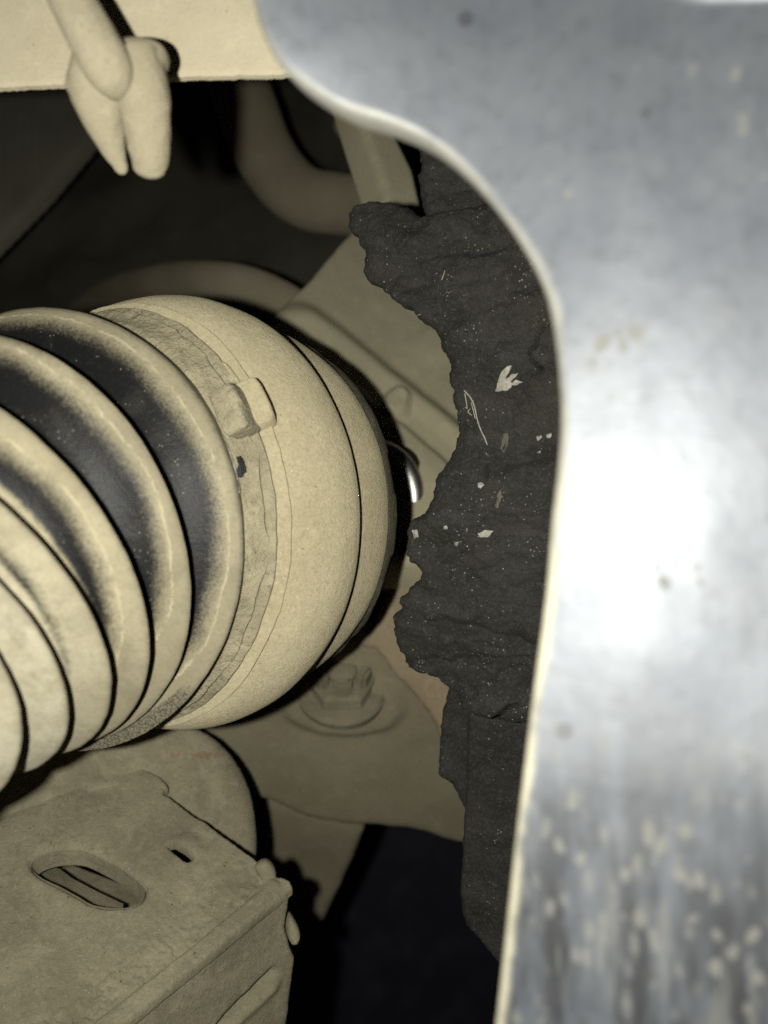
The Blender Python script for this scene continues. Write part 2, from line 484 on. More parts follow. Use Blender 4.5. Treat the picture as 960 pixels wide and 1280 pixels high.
def simple(name, col, rough, metallic=0., spec=.4, bump=.2, scale=600):
    m = N(name); a = m.noise(scale, 5, .65)
    c = m.mix(m.ramp(a, .4, .75), tuple(x * .75 for x in col), tuple(min(1, x * 1.2) for x in col))
    return m.out(c, rough, m.bump(a, bump, .0005), metallic=metallic, spec=spec)
M['chrome'] = simple('polished_steel', (.70, .68, .64), .42, 1.0, bump=.03)
M['seal'] = simple('black_seal_rubber', (.014, .0135, .013), .85, spec=.15)
M['paint'] = simple('pale_paint_flake', (.36, .345, .29), .9, bump=.8, scale=900)
M['tar'] = simple('black_tar_spot', (.008, .008, .009), .5, bump=.6, scale=2500)
M['shaft'] = simple('dusty_shaft', (.30, .26, .18), .9)
M['scratch'] = simple('bare_metal_scratch', (.75, .72, .62), .35, .9)
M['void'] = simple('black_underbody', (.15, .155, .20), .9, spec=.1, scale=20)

# ------------------------------------------------------------------ far surroundings of the wheel well
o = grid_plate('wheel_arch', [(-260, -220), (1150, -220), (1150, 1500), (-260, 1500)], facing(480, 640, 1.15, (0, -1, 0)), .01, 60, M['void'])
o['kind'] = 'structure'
pl = Plane((0, 120, .80), (350, 120, .72), (100, 500, .62))
o = grid_plate('wheel_arch_liner', spline([(-330, -60), (200, -80), (560, -60), (600, 260), (520, 470), (200, 560), (-330, 560)], True, 6), pl, .004, 10, M['dark_panel'],
               relief=lambda x, y, s: .016 * fbm(x * .011, y * .011, 3) + .010 * np.abs(((x * .35 + y) * .012) % 1 - .5))
o['kind'] = 'structure'
pl = Plane((0, 120, .58), (110, 170, .56), (0, 290, .52))
o = grid_plate('liner_panel', [(-300, 40), (60, 30), (130, 60), (118, 165), (58, 236), (0, 294), (-160, 450), (-300, 480)], pl, .006, 3, M['ribbed_panel'],
               relief=lambda x, y, s: .0003 * np.sin(x * .55) + .006 * (1 - np.sqrt(1 - (1 - np.clip(s / 12, 0, 1)) ** 2)))
tag(o, 'dark ribbed plastic panel with slanted edge at the far upper left', 'panel')

# ------------------------------------------------------------------ pipes and struts behind, top middle
o = tube('bent_pipe', [P(262, 20, .50), P(296, 100, .50), P(330, 190, .49), P(370, 240, .48), P(420, 255, .47), P(480, 254, .46), P(560, 250, .45)],
         [.019, .019, .0188, .0182, .0172, .0165, .0165], M['dust_pipe'], wob=.03)
tag(o, 'thick dusty pipe bending to the right behind the torn rubber', 'pipe')
o = tube('pipe_stub', [P(470, 60, .47), P(450, 120, .47), P(437, 160, .465)], .0095, M['dust_pipe'], dome=.006)
tag(o, 'short round pipe end peeking out below the plate rim', 'pipe')
o = tube('arched_pipe', [P(60, 420, .78), P(130, 372, .62), P(200, 354, .50), P(270, 353, .435), P(330, 367, .415), P(385, 400, .405), P(440, 450, .40)], [.012, .0118, .0115, .0112, .0108, .0105, .0105], M['dust_pipe'], wob=.03)
tag(o, 'brown dusty pipe arching behind the top of the joint housing', 'pipe')
pl = Plane((470, 160, .315), (510, 180, .32), (505, 255, .305))
o = grid_plate('strut_bar', [(432, 90), (482, 90), (499, 170), (519, 211), (532, 268), (500, 285), (484, 262), (479, 233), (453, 157)], pl, .012, 3, M['dust_far'],
               relief=lambda x, y, s: .004 * (1 - np.sqrt(1 - (1 - np.clip(s / 9, 0, 1)) ** 2)))
tag(o, 'flat tan strut slanting down to the notch in the torn rubber', 'strut')

# ------------------------------------------------------------------ steering knuckle behind the joint
kn = Plane((430, 300, .372), (560, 520, .325), (400, 420, .342))
stepcurve = spline([(300, 430), (343, 396), (378, 386), (412, 404), (478, 458), (540, 506), (640, 590), (700, 640)], False, 10)
def knuckle_relief(x, y, s):
    ys = np.interp(x, stepcurve[:, 0], stepcurve[:, 1])
    d = y - ys
    r = -.007 * sstep(-14, 20, d) + .0035 * sstep(22, 40, d) * (1 - sstep(60, 110, d) * .6)
    r = r - .004 * sstep(-8, 12, d - 62 - .0006 * (x - 470) ** 2)
    r = r - .003 * np.exp(-(((x - 545) / 24) ** 2 + ((y - 430) / 22) ** 2) ** 2)
    r = r - .006 * sstep(22, 10, np.hypot(x - 494, (y - 516)))
    r = r + .004 * (1 - np.sqrt(1 - (1 - np.clip(s / 8, 0, 1)) ** 2)) + .0007 * fbm(x * .03, y * .03, 4)
    return r
o = grid_plate('steering_knuckle', spline([(431, 294), (470, 268), (560, 250), (700, 300), (720, 700), (610, 745), (520, 720), (430, 700), (330, 560), (330, 440), (350, 384), (386, 347)], True, 5),
               kn, .02, 3, M['dust_far'], relief=knuckle_relief)
tag(o, 'tan dusty casting with a raised rib between joint housing and torn rubber', 'casting')

# rusty plate under it
pl = Plane((500, 720, .300), (540, 880, .292), (460, 800, .300))
o = grid_plate('rusty_plate', jagged([(505, 655), (560, 670), (640, 700), (640, 980), (556, 960), (543, 905), (520, 870), (492, 842), (470, 812), (450, 806), (470, 770), (490, 730)], 3, .05), pl, .006, 3, M['dust_rust'],
               relief=lambda x, y, s: .0015 * fbm(x * .03, y * .03, 4) + .002 * (1 - np.clip(s / 8, 0, 1)) ** 2)
tag(o, 'rust brown dusty plate showing beneath the ragged rubber edge', 'plate')

# lower control arm pan and the plate under it
pl = Plane((350, 900, .318), (560, 900, .322), (450, 1040, .352))
o = grid_plate('control_arm', spline([(150, 800), (330, 790), (520, 800), (700, 880), (720, 1075), (640, 1068), (572, 1060), (520, 1046), (440, 1037), (385, 1029), (322, 1006), (240, 990), (150, 960)], True, 5),
               pl, .012, 4, M['dust_arm'], relief=lambda x, y, s: .0022 * fbm(x * .012, y * .012, 4) + .006 * (1 - np.sqrt(1 - (1 - np.clip(s / 14, 0, 1)) ** 2))
               - .004 * sstep(1.15, .8, np.hypot((x - 430) / 75, (y - 880) / 38)))
tag(o, 'broad tan dusty arm below the joint with a nut on it', 'suspension arm')
pl = Plane((340, 1020, .395), (440, 1036, .39), (400, 1150, .415))
o = grid_plate('lower_flange', [(250, 980), (330, 1000), (440, 1030), (453, 1040), (440, 1075), (402, 1156), (372, 1190), (330, 1240), (250, 1240)], pl, .01, 4, M['dust_arm'],
               relief=lambda x, y, s: .0015 * fbm(x * .02, y * .02, 4) + .003 * (1 - np.clip(s / 8, 0, 1)) ** 2)
tag(o, 'dim tan flange ending in a slanted edge beside the black gap', 'flange')

# castellated nut on the arm
M['nut'] = dusty('grimy_nut', (.27, .24, .165), (.22, .195, .135), (.31, .275, .195), .8, 60, .7)
nut = thing('castle_nut', 'blurred dusty castle nut with washer under the joint housing', 'nut', V(428, 868, .31))
nc = np.array(P(427, 858, .312)) - ORG
na = np.array([.05, -.62, .78])
lathe('washer', nc, na, [(-.004, .0001), (-.004, .0172), (-.001, .0178), (.0008, .0165), (.001, .0001)], M['nut'], nut, 48)
lathe('base', nc, na, [(.001, .0001), (.001, .0135), (.002, .0142), (.006, .0138), (.0075, .012), (.0075, .0001)], M['nut'], nut, 6, sharp=20)
n_, u_, v_ = frame(na)
for k in range(6):
    a = (k + .5) * math.pi / 3
    bm = bmesh.new(); bmesh.ops.create_cube(bm, size=1)
    rd = math.cos(a) * u_ + math.sin(a) * v_; td = np.cross(n_, rd)
    mt = Matrix((Vector(rd) * .0042, Vector(td) * .0068, Vector(n_) * .008)).transposed().to_4x4()
    mt.translation = Vector(nc + ORG + n_ * .0105 + rd * .0092)
    bmesh.ops.transform(bm, matrix=mt, verts=bm.verts)
    bmesh.ops.bevel(bm, geom=bm.edges, offset=.0012, segments=2, affect='EDGES')
    from_bm('crenel', bm, M['nut'], nut)
tube('bolt_end', [nc + ORG + n_ * .004, nc + ORG + n_ * .010], .0058, M['nut'], nut, dome=.002)

# ------------------------------------------------------------------ drive axle: boot, clamp, joint housing
c0 = np.array([-.0541084, .225, -.0000263]); n0 = np.array([.51717244, .85389461, .05828098])
RID = [([-.0789, .1842, -.0052], [.2955, .9516, .0845], .0513), ([-.083, .1742, -.0087], [.3211, .9043, .2814], .0469),
       ([-.0869, .1634, -.0135], [.311, .8417, .4413], .0443), ([-.0894, .1546, -.0187], [.2967, .7892, .5376], .0412),
       ([-.092, .1473, -.0236], [.2623, .7902, .5539], .0374), ([-.0949, .138, -.0283], [.1716, .8662, .4693], .0345),
       ([-.0966, .1285, -.0335], [.16, .868, .47], .031), ([-.0982, .119, -.0387], [.16, .868, .47], .0275), ([-.1, .109, -.044], [.16, .868, .47], .023)]
axle = thing('drive_axle', 'dusty axle joint with ribbed black rubber boot and steel clamp', 'axle joint', Vector(c0 + ORG + np.array([0, 0, -.06])))

def bell_fn(i, s, a):
    return 0, .00025 * fbm(np.cos(a) * 3 + s * 60, np.sin(a) * 3 + s * 45, 4)
bp = spline([(-.040, .040), (-.030, .0455), (-.0268, .0485), (-.0255, .0510), (-.0234, .0532), (-.0203, .0553), (-.016, .0569), (-.0105, .0580), (-.005, .0580), (-.0016, .0573)], False, 5)
bp = [tuple(q) for q in bp] + [(-.0005, .0568), (0, .0563), (0, .0540)]
house = lathe('joint_housing', c0, n0, bp, M['dust'], axle, 256, bell_fn)
lathe('housing_skirt', c0, n0, [(.0006, .0525), (.0007, .0540), (.0012, .0546), (.006, .0546), (.013, .0545), (.018, .0537), (.0195, .0530), (.0197, .0500)], M['dust'], house, 256, bell_fn)
lathe('rear_rim', c0, n0, [(.0200, .050), (.0201, .0528), (.0215, .0532), (.0242, .0526), (.025, .0515), (.025, .040), (.040, .036)], M['grime'], house, 256,
      lambda i, s, a: (0, .0006 * fbm(np.cos(a) * 9 + i, np.sin(a) * 9, 4)))

# bellows
SUB = 26; SEG = 320
cen = [c0 - n0 * .029] + [np.array(r[0]) for r in RID]
nor = [n0] + [np.array(r[1]) for r in RID]
rad = [.0468] + [r[2] for r in RID]
cs = spline(np.concatenate([np.array(cen), np.array(nor), np.array(rad)[:, None]], 1), False, SUB)
depthk = [.0015, .0096, .0094, .0086, .0076, .0066, .006, .005, .004]
verts = []; margin = []; cake = []; tide = []; pale = []; rim = []
a = np.arange(SEG) / SEG * 2 * math.pi
down = np.sin(a)                              # +1 at the underside
for i, row in enumerate(cs):
    t = i / SUB; k = min(int(t), len(depthk) - 1); f = t - k
    n_, u_, v_ = frame(row[3:6])
    dip = abs(math.sin(math.pi * f)) ** 1.25
    r = row[6] - depthk[k] * dip
    # a moulded shoulder just below each crest, on the side away from the joint
    sh = math.exp(-((f - .16) / .05) ** 2) * (.0006 if k >= 1 else 0)
    rr = r + sh + .00035 * fbm(np.cos(a) * 2.3 + t * 1.1, np.sin(a) * 2.3 + t * .7, 3) + .00012 * fbm(np.cos(a) * 14 + t * 3, np.sin(a) * 14, 3)
    verts.append(row[:3] + ORG + (np.cos(a)[:, None] * u_ + np.sin(a)[:, None] * v_) * rr[:, None])
    if k == 0: f0 = np.full(SEG, 5.)
    else:
        base = [0, .12, .13, .165, .21, .48, .9, .9, .9][k]
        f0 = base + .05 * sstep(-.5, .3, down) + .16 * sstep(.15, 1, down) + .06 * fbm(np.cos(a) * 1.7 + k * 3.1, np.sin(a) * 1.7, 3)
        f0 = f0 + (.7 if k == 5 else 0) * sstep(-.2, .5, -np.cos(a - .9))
    mg = f - f0
    mg = np.where(f > .62, np.minimum(mg, (.80 - f) * 2.2), mg)   # dust again on the far flank
    if k in (3, 4): mg = np.minimum(mg, ((.40, .345)[k - 3] + .03 * fbm(np.cos(a) * 2 + k, np.sin(a) * 2, 3) - f) * 1.8)
    rim.append(np.full(SEG, math.exp(-((f if f < .5 else 1 - f) / (.03 if f < .5 else .25)) ** 2) if t > .6 else 0.))  # mask of the painted shade beside each crest
    margin.append(mg)
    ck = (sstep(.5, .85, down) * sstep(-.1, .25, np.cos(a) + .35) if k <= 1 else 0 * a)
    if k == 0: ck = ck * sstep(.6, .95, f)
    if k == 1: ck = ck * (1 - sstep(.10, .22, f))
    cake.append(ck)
    tide.append(np.full(SEG, 1.0 if k <= 3 else .35))
    pale.append(np.full(SEG, float(sstep(3.3, 5.2, t))))  # painted brightening, grows towards the ribs closest to the flash
m = len(cs)
faces = [(i * SEG + j, i * SEG + (j + 1) % SEG, (i + 1) * SEG + (j + 1) % SEG, (i + 1) * SEG + j) for i in range(m - 1) for j in range(SEG)]
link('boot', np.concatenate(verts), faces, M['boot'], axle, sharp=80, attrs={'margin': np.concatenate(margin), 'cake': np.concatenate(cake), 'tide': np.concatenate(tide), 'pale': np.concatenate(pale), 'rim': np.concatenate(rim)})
e = RID[-1]
tube('shaft', [np.array(e[0]) + ORG + np.array(e[1]) * .02, np.array(e[0]) + ORG - np.array(e[1]) * .02, np.array(e[0]) + ORG - np.array(e[1]) * .10], .0135, M['shaft'], axle)

# clamp band caked with dirt, edges uneven
def clamp_fn(i, s, a):
    e1 = .0009 * fbm(np.cos(a) * 7, np.sin(a) * 7, 5) + .0007 * fbm(np.cos(a) * 22, np.sin(a) * 22, 3)
    w = [0, 0, .2, .6, 1, 1, 1][min(i, 6)] if i < 7 else 1
    bulge = .0016 * np.exp(-((a - .16) / .10) ** 2) + .0012 * np.exp(-((a - (2 * math.pi - .28)) / .08) ** 2)
    return (e1 + bulge) * (1 if i >= 5 else 0), .00045 * fbm(np.cos(a) * 12 + i * .5, np.sin(a) * 12 + i * .4, 4) + bulge * .25 * (1 if 2 < i < 7 else 0)
clamp = lathe('clamp_band', c0, n0, [(-.0348, .0440), (-.0346, .0470), (-.0340, .0480), (-.0328, .0486), (-.0315, .0491), (-.0304, .0503), (-.0298, .0510), (-.0295, .0508), (-.0296, .0480)], M['clamp'], axle, 384, clamp_fn)
def strap_fn(seed, amp, fine=1):
    return lambda i, s, a: ((amp * fbm(np.cos(a) * 4 + seed, np.sin(a) * 4, 4) + .0003 * fbm(np.cos(a) * 25 + seed, np.sin(a) * 25, 3)) * (i >= 3),
                            .0003 * fbm(np.cos(a) * 10 + i * .4 + seed, np.sin(a) * 10, 4) * fine)
lathe('strap_overlap', c0, n0, [(-.0300, .0470), (-.0299, .0490), (-.0292, .0495), (-.0282, .0507), (-.0274, .0518), (-.0270, .0522), (-.0268, .0520), (-.0268, .0480)], M['clamp'], clamp, 384, strap_fn(3.1, .0010))
lathe('clamp_lip', c0, n0, [(-.0270, .0480), (-.0268, .0492), (-.0262, .0506), (-.0254, .0520), (-.0246, .0532), (-.0241, .0538), (-.0239, .0537), (-.0239, .0500)], M['dust'], clamp, 384, strap_fn(7.7, .0009))
def on_axis(px, py, s):
    """angle round the housing axis and radius of the photographed point at station s"""
    n_, u_, v_ = frame(n0); rr = ray(px, py); c = c0 + n_ * s
    d = (n_ @ c) / (n_ @ rr); q = rr * d - c
    return math.atan2(q @ v_, q @ u_), np.linalg.norm(q)

def lump(name, s, ang, size, mat, parent, lift=0, tilt=0, e=.38):
    """a rounded block sitting on the clamp: size = (along axis, round the band, height)"""
    n_, u_, v_ = frame(n0)
    rd = math.cos(ang) * u_ + math.sin(ang) * v_; td = np.cross(n_, rd)
    ax_ = n_ * math.cos(tilt) + rd * math.sin(tilt); rd2 = -n_ * math.sin(tilt) + rd * math.cos(tilt)
    nu, nv = 48, 24; pts = []
    sg = lambda v, q: math.copysign(abs(v) ** q, v)
    for i in range(nv + 1):
        ph = -math.pi / 2 + math.pi * i / nv
        for j in range(nu):
            th = 2 * math.pi * j / nu
            x = sg(math.cos(ph), e) * sg(math.cos(th), e); y = sg(math.cos(ph), e) * sg(math.sin(th), e); z = sg(math.sin(ph), e * 1.3)
            pts.append(c0 + ORG + n_ * s + rd * lift + ax_ * x * size[0] / 2 + td * y * size[1] / 2 + rd2 * z * size[2] / 2)
    pts = np.array(pts)
    pts += rd * (.00035 * fbm(pts[:, 0] * 500, pts[:, 2] * 500 + pts[:, 1] * 300, 4))[:, None]
    fs = [(i * nu + j, i * nu + (j + 1) % nu, (i + 1) * nu + (j + 1) % nu, (i + 1) * nu + j) for i in range(nv) for j in range(nu)]
    return link(name, pts, fs, mat, parent, sharp=80)
ang, rr = on_axis(316, 510, -.026)
ear = lump('clamp_ear', -.0255, ang, (.0092, .0112, .0064), M['dust'], clamp, .0526, -.60, .36)
lump('ear_fold', -.0318, ang + .02, (.0090, .0110, .0062), M['clamp'], ear, .0514, -.30, .32)
lump('ear_dimple', -.0322, ang + .02, (.0058, .0066, .0016), M['clamp'], ear, .0541, -.30, .6)
lump('ear_tail', -.0258, ang - .19, (.0050, .0095, .0034), M['dust'], ear, .0502, -.7, .75)

# bare scratch on the clamp edge and tar spot
n_, u_, v_ = frame(n0)
def band_patch(name, outline, s, mat, parent, lift=.0002):
    pts = []
    for px, py in outline:
        an, r = on_axis(px, py, s)
        pts.append(c0 + ORG + n_ * s + (math.cos(an) * u_ + math.sin(an) * v_) * r)
    pts = np.array(pts); cen = pts.mean(0)
    nn = -ray(np.mean([q[0] for q in outline]), np.mean([q[1] for q in outline])); nn = nn / np.linalg.norm(nn)
    k = len(pts); top = pts + nn * lift
    vs = np.concatenate([top, pts - nn * .0012, [cen + nn * lift * 1.8]])
    fs = [(i, (i + 1) % k, 2 * k) for i in range(k)] + [(i + k, (i + 1) % k + k, (i + 1) % k, i) for i in range(k)]
    return link(name, vs, fs, mat, parent)

# ------------------------------------------------------------------ bearing ring seen between joint and rubber
hub = thing('bearing_ring', 'shiny steel ring in black seal behind the joint housing', 'ring', Vector(c0 + ORG + n0 * .095 + np.array([0, 0, -.022])))
lathe('seal', c0, n0, [(.097, .0180), (.099, .0212), (.101, .0224), (.103, .0226), (.105, .0222), (.105, .0200)], M['seal'], hub, 96)
lathe('polished_ring', c0, n0, [(.0915 + .0040 * (1 - math.cos(q)), .0186 + .0040 * math.sin(q)) for q in np.linspace(-.3, 3.4, 22)], M['chrome'], hub, 160)

# ------------------------------------------------------------------ torn black rubber liner
liner = thing('torn_rubber_sheet', 'ragged torn black rubber sheet with pale paint flecks, between joint and bright plate', 'rubber sheet', V(620, 1200, .2))
RUB = Plane((560, 250, .196), (560, 800, .205), (700, 500, .186))
outl = [(800, 240), (650, 232), (560, 258), (529, 265), (514, 267), (498, 254), (482, 249), (457, 247), (436, 255), (428, 264), (432, 283), (443, 299), (451, 317), (445, 339), (454, 350), (479, 364), (495, 378), (514, 389),
        (526, 403), (540, 410), (545, 424), (548, 439), (559, 455), (554, 466), (561, 480), (562, 505), (564, 530), (566, 542), (560, 565), (545, 591), (542, 618), (536, 634), (518, 648), (509, 663), (508, 683), (512, 704),
        (526, 716), (518, 728), (500, 749), (492, 772), (487, 793), (489, 817), (497, 838), (515, 845), (539, 856), (552, 872), (575, 890), (600, 902), (640, 908), (800, 900)]
def folds(x, y, s):
    edge = .0042 * (1 - np.sqrt(1 - (1 - np.clip(s / 20, 0, 1)) ** 2))
    wob = .0050 * fbm(x * .008 + 3, y * .013, 3) + .0018 * fbm(x * .025, y * .04, 3) + .0007 * fbm(x * .10, y * .14, 4, .65)
    crease = 0
    for (x0, y0, sl, w, dp, x1, x2) in ((560, 318, -.16, 6, .0016, 500, 700), (600, 640, .1, 5, .0012, 560, 700), (520, 770, .25, 7, .0020, 490, 700), (560, 830, -.1, 4, .0016, 500, 680), (600, 590, -.2, 5, .0013, 620, 720)):
        yy = y - (y0 + sl * (x - x0) + 9 * fbm(x * .03 + y0, x * 0 + y0 * .1, 4))
        crease = crease + dp * np.exp(-(yy / w) ** 2) * sstep(x1 - 20, x1 + 20, x) * sstep(x2 + 20, x2 - 20, x)
    # small open cracks
    for (pts, w) in (([(688, 405), (676, 418), (672, 432), (664, 440), (668, 452), (680, 462)], 1.7), ([(592, 916), (606, 908), (622, 895), (634, 884), (646, 882)], 1.8), ([(604, 584), (607, 590), (606, 598)], 1.6)):
        q = np.array(pts, float); dd = np.full(x.shape, 1e3)
        for A, B in zip(q[:-1], q[1:]):
            D = B - A; t = np.clip(((x - A[0]) * D[0] + (y - A[1]) * D[1]) / (D @ D), 0, 1)
            dd = np.minimum(dd, np.hypot(x - A[0] - t * D[0], y - A[1] - t * D[1]))
        crease = crease + .0045 * sstep(w + 1.2, 0, dd)
    return edge + wob + crease
front = grid_plate('torn_layer', jagged(outl, 4.5, .11, 1), RUB, .004, 2.0, M['torn'], liner, relief=folds, sharp=70)
up = Plane((530, 200, .203), (530, 270, .2045), (700, 250, .196))
grid_plate('upper_flap', jagged([(507, 120), (512, 168), (521, 185), (523, 199), (518, 214), (523, 230), (522, 246), (530, 266), (548, 292), (640, 300), (780, 290), (780, 120)], 3.5, .11, 2), up, .004, 2.4, M['torn'], liner,
           relief=lambda x, y, s: .0035 * (1 - np.sqrt(1 - (1 - np.clip(s / 14, 0, 1)) ** 2)) + .003 * fbm(x * .02, y * .03, 4) + .0006 * fbm(x * .13, y * .17, 3), sharp=70)
lw = Plane((560, 900, .226), (560, 1000, .226), (690, 900, .214))
grid_plate('middle_layer', jagged([(560, 840), (552, 880), (547, 900), (544, 942), (546, 970), (561, 982), (571, 1000), (580, 1015), (640, 1030), (760, 1030), (760, 840)], 2.6, .11, 3), lw, .003, 2.4, M['torn'], liner,
           relief=lambda x, y, s: .003 * (1 - np.sqrt(1 - (1 - np.clip(s / 10, 0, 1)) ** 2)) + .002 * fbm(x * .02, y * .03, 4) + .0005 * fbm(x * .13, y * .17, 3), sharp=70)
lo = Plane((575, 950, .219), (575, 1200, .2235), (690, 950, .208))
grid_plate('lower_layer', jagged([(582, 885), (579, 960), (577, 1010), (574, 1067), (571, 1108), (572, 1145), (577, 1163), (590, 1178), (610, 1200), (640, 1222), (760, 1290), (760, 885)], 1.4, .11, 4), lo, .006, 2.4, M['torn'], liner,
           relief=lambda x, y, s: .004 * (1 - np.sqrt(1 - (1 - np.clip(s / 12, 0, 1)) ** 2)) + .0018 * fbm(x * .015, y * .012, 3) + .0005 * fbm(x * .13, y * .17, 3), sharp=70)

# pale flecks stuck on the rubber: thin chips lying on its surface
from mathutils.bvhtree import BVHTree
def surface(o):
    return BVHTree.FromPolygons([o.matrix_world @ v.co for v in o.data.vertices], [p.vertices[:] for p in o.data.polygons])
bpy.context.view_layer.update()
tree = surface(front)
def chip(name, outline, tree, mat, parent, lift=.00035, amp=1.0):
    q = jagged(outline, amp * 1.8, .35, len(outline)); q = q[::2]
    pts = []
    for x, y in q:
        d = Vector(ray(x, y)).normalized(); h = tree.ray_cast(Vector(ORG), d)
        if h[0] is None: return None
        pts.append(np.array(h[0]) - np.array(d) * lift)
    pts = np.array(pts); k = len(pts)
    d = np.array(Vector(ray(q[:, 0].mean(), q[:, 1].mean())).normalized())
    h = tree.ray_cast(Vector(ORG), Vector(d)); mid = np.array(h[0]) - d * lift * 1.6
    inner = mid + (pts - mid) * .5
    vs = np.concatenate([pts, pts + d * .0009, inner, [mid]])
    fs = []
    for i in range(k):
        j = (i + 1) % k
        fs += [(i, j, 2 * k + j, 2 * k + i), (2 * k + i, 2 * k + j, 3 * k), (i + k, j + k, j, i)]
    return link(name, vs, fs, mat, parent)
flecks = [[(619, 489), (623, 478), (629, 472), (637, 474), (640, 481), (634, 488)],
          [(622, 477), (626, 466), (634, 458), (640, 457), (635, 467), (630, 476)], [(631, 475), (640, 468), (649, 466), (643, 473), (635, 478)], [(636, 480), (645, 475), (654, 478), (644, 482)],
          [(671, 545), (677, 544), (676, 549), (672, 552)], [(682, 543), (689, 541), (690, 546), (683, 548)],
          [(597, 604), (602, 602), (605, 606), (601, 611), (597, 609)], [(597, 667), (606, 662), (616, 664), (611, 671), (600, 672)], [(555, 658), (560, 657), (560, 662), (555, 663)],
          [(515, 663), (521, 662), (523, 671), (517, 675)], [(568, 678), (574, 677), (573, 682), (568, 682)], [(582, 682), (585, 681), (585, 684), (582, 684)], [(508, 686), (511, 685), (512, 690), (508, 691)],
          [(672, 566), (676, 562), (676, 567)]]
for q in flecks: chip('paint_fleck', q, tree, M['paint'], front, .0007)
M['faint'] = simple('faint_pale_scuff', (.12, .11, .085), .85, bump=.5, scale=1500)
for q in ([(628, 542), (636, 541), (635, 556), (630, 566), (626, 560)], [(621, 620), (626, 612), (627, 622), (622, 636), (619, 634)]): chip('scuff', q, tree, M['faint'], front, .00015)
# hair-thin bright threads of torn cord
def thread(pts, r=.00013):
    w = []
    for x, y in spline(pts, False, 6):
        d = Vector(ray(x, y)).normalized(); h = tree.ray_cast(Vector(ORG), d)
        if h[0] is not None: w.append(np.array(h[0]) - np.array(d) * .0004)
    if len(w) > 2: tube('loose_thread', w, r, M['paint'], front, seg=6, sub=2)
thread([(580, 488), (588, 497), (593, 508), (596, 522), (600, 535), (606, 548), (609, 556)], .00017)
thread([(581, 492), (583, 503), (584, 511)]); thread([(589, 503), (592, 514), (594, 523)]); thread([(588, 511), (585, 515), (590, 519)], .0001)
thread([(517, 397), (522, 394), (526, 393)], .0001); thread([(552, 350), (555, 342), (556, 338)], .0001)

# tar spot and bare scratch on the clamp
bpy.context.view_layer.update()
ctree = surface(clamp)
for q in ([(295, 571), (301, 569), (304, 573), (307, 582), (308, 588), (304, 597), (298, 597), (295, 590), (298, 582)],):
    chip('tar_spot', q, ctree, M['tar'], clamp, .0003)
btree = surface([o for o in axle.children if o.name.startswith('boot')][0])
w = []
for x, y in spline([(278, 543), (285, 560), (291, 578), (297, 600), (299, 616)], False, 8):
    d = Vector(ray(x, y)).normalized()
    hs = [h for h in (t_.ray_cast(Vector(ORG), d) for t_ in (ctree, btree)) if h[0] is not None]
    if hs: w.append(np.array(min(hs, key=lambda h: h[3])[0]) - np.array(d) * .0002)
if len(w) > 3: tube('bare_scratch', w, .00026, M['scratch'], clamp, seg=6, sub=2)

# ------------------------------------------------------------------ slotted bracket, lower left
br = thing('slotted_bracket', 'dusty tan folded steel bracket with oval slot, lower left', 'bracket', V(250, 1280, .23))
BT = Plane((135, 1280, .188), (355, 1102, .226), (212, 985, .250))
slot = spline([(40, 1084), (43, 1073), (62, 1064), (84, 1061), (106, 1063), (130, 1074), (155, 1088), (178, 1107), (181, 1118), (172, 1129), (150, 1134), (117, 1130), (97, 1119), (75, 1107), (52, 1096)], True, 5)
hole2 = [(209, 1057), (215, 1053), (219, 1054), (232, 1062), (242, 1070), (240, 1074), (234, 1076), (229, 1073)]
slit = [(206, 991), (209, 986), (214, 986), (230, 1002), (250, 1019), (246, 1022), (226, 1006)]
lipx = np.array([-200, 60, 135, 250, 330, 352, 372], float); lipy = np.array([1545, 1338, 1280, 1190, 1122, 1104, 1098], float)
def br_relief(x, y, s):
    hs, _ = nearest(np.stack([x, y], 1), slot)
    r = -.0003 * np.exp(-((-hs - 12) / 8) ** 2) + .0008 * np.clip(1 + hs / 6, 0, 1) ** 1.6
    r = r - .0011 * sstep(24, 10, np.hypot((x - 232) * .9, y - 1060)) * sstep(-4, 10, (x - 222) * .5 - (y - 1066))
    d = (np.interp(x, lipx, lipy) - y)
    r = r + .0014 * np.clip(1 - d / 15, 0, 1) ** 1.2                  # rolled fold along the near edge
    line = 1035 - .50 * np.clip(x, -50, 115) - .06 * np.clip(x - 115, 0, 999)
    r = r + .0012 * sstep(6, -30, y - line + 7 * fbm(x * .02, y * .02, 2))
    r = r + .0006 * fbm(x * .012, y * .012, 3) + .00015 * fbm(x * .06, y * .06, 4) + .0009 * sstep(130, 30, d) * fbm(x * .16, y * .16, 4, .7) + .0001 * fbm(x * .3, y * .3, 3)
    edge = .0014 * (1 - np.clip(s / 3.5, 0, 1)) ** 2
    return r + edge
top = grid_plate('top_face', [(-200, 1540), (60, 1338), (135, 1280), (250, 1190), (330, 1122), (350, 1106), (342, 1086), (326, 1077), (300, 1058), (255, 1024), (246, 1020), (228, 1006), (210, 992), (205, 991), (205, 985), (211, 980), (200, 968), (120, 925), (-200, 925)],
                 BT, .0022, 2.2, M['dust_bracket'], br, holes=[slot, hole2], relief=br_relief, sharp=55)
q = slot; qd = BT.depth(q[:, 0], q[:, 1]); w0 = P(q[:, 0], q[:, 1], qd) - BT.n * .0005; wc = w0.mean(0); k = len(q)
rings = [w0, w0 - BT.n * .002, wc + (w0 - wc) * .97 - BT.n * .0062, wc + (w0 - wc) * 1.04 - BT.n * .0062, wc + (w0 - wc) * 1.06 - BT.n * .001]
link('slot_flange', np.concatenate(rings), [(i * k + a_, i * k + (a_ + 1) % k, (i + 1) * k + (a_ + 1) % k, (i + 1) * k + a_) for i in range(4) for a_ in range(k)], M['dust_bracket'], br, sharp=50)
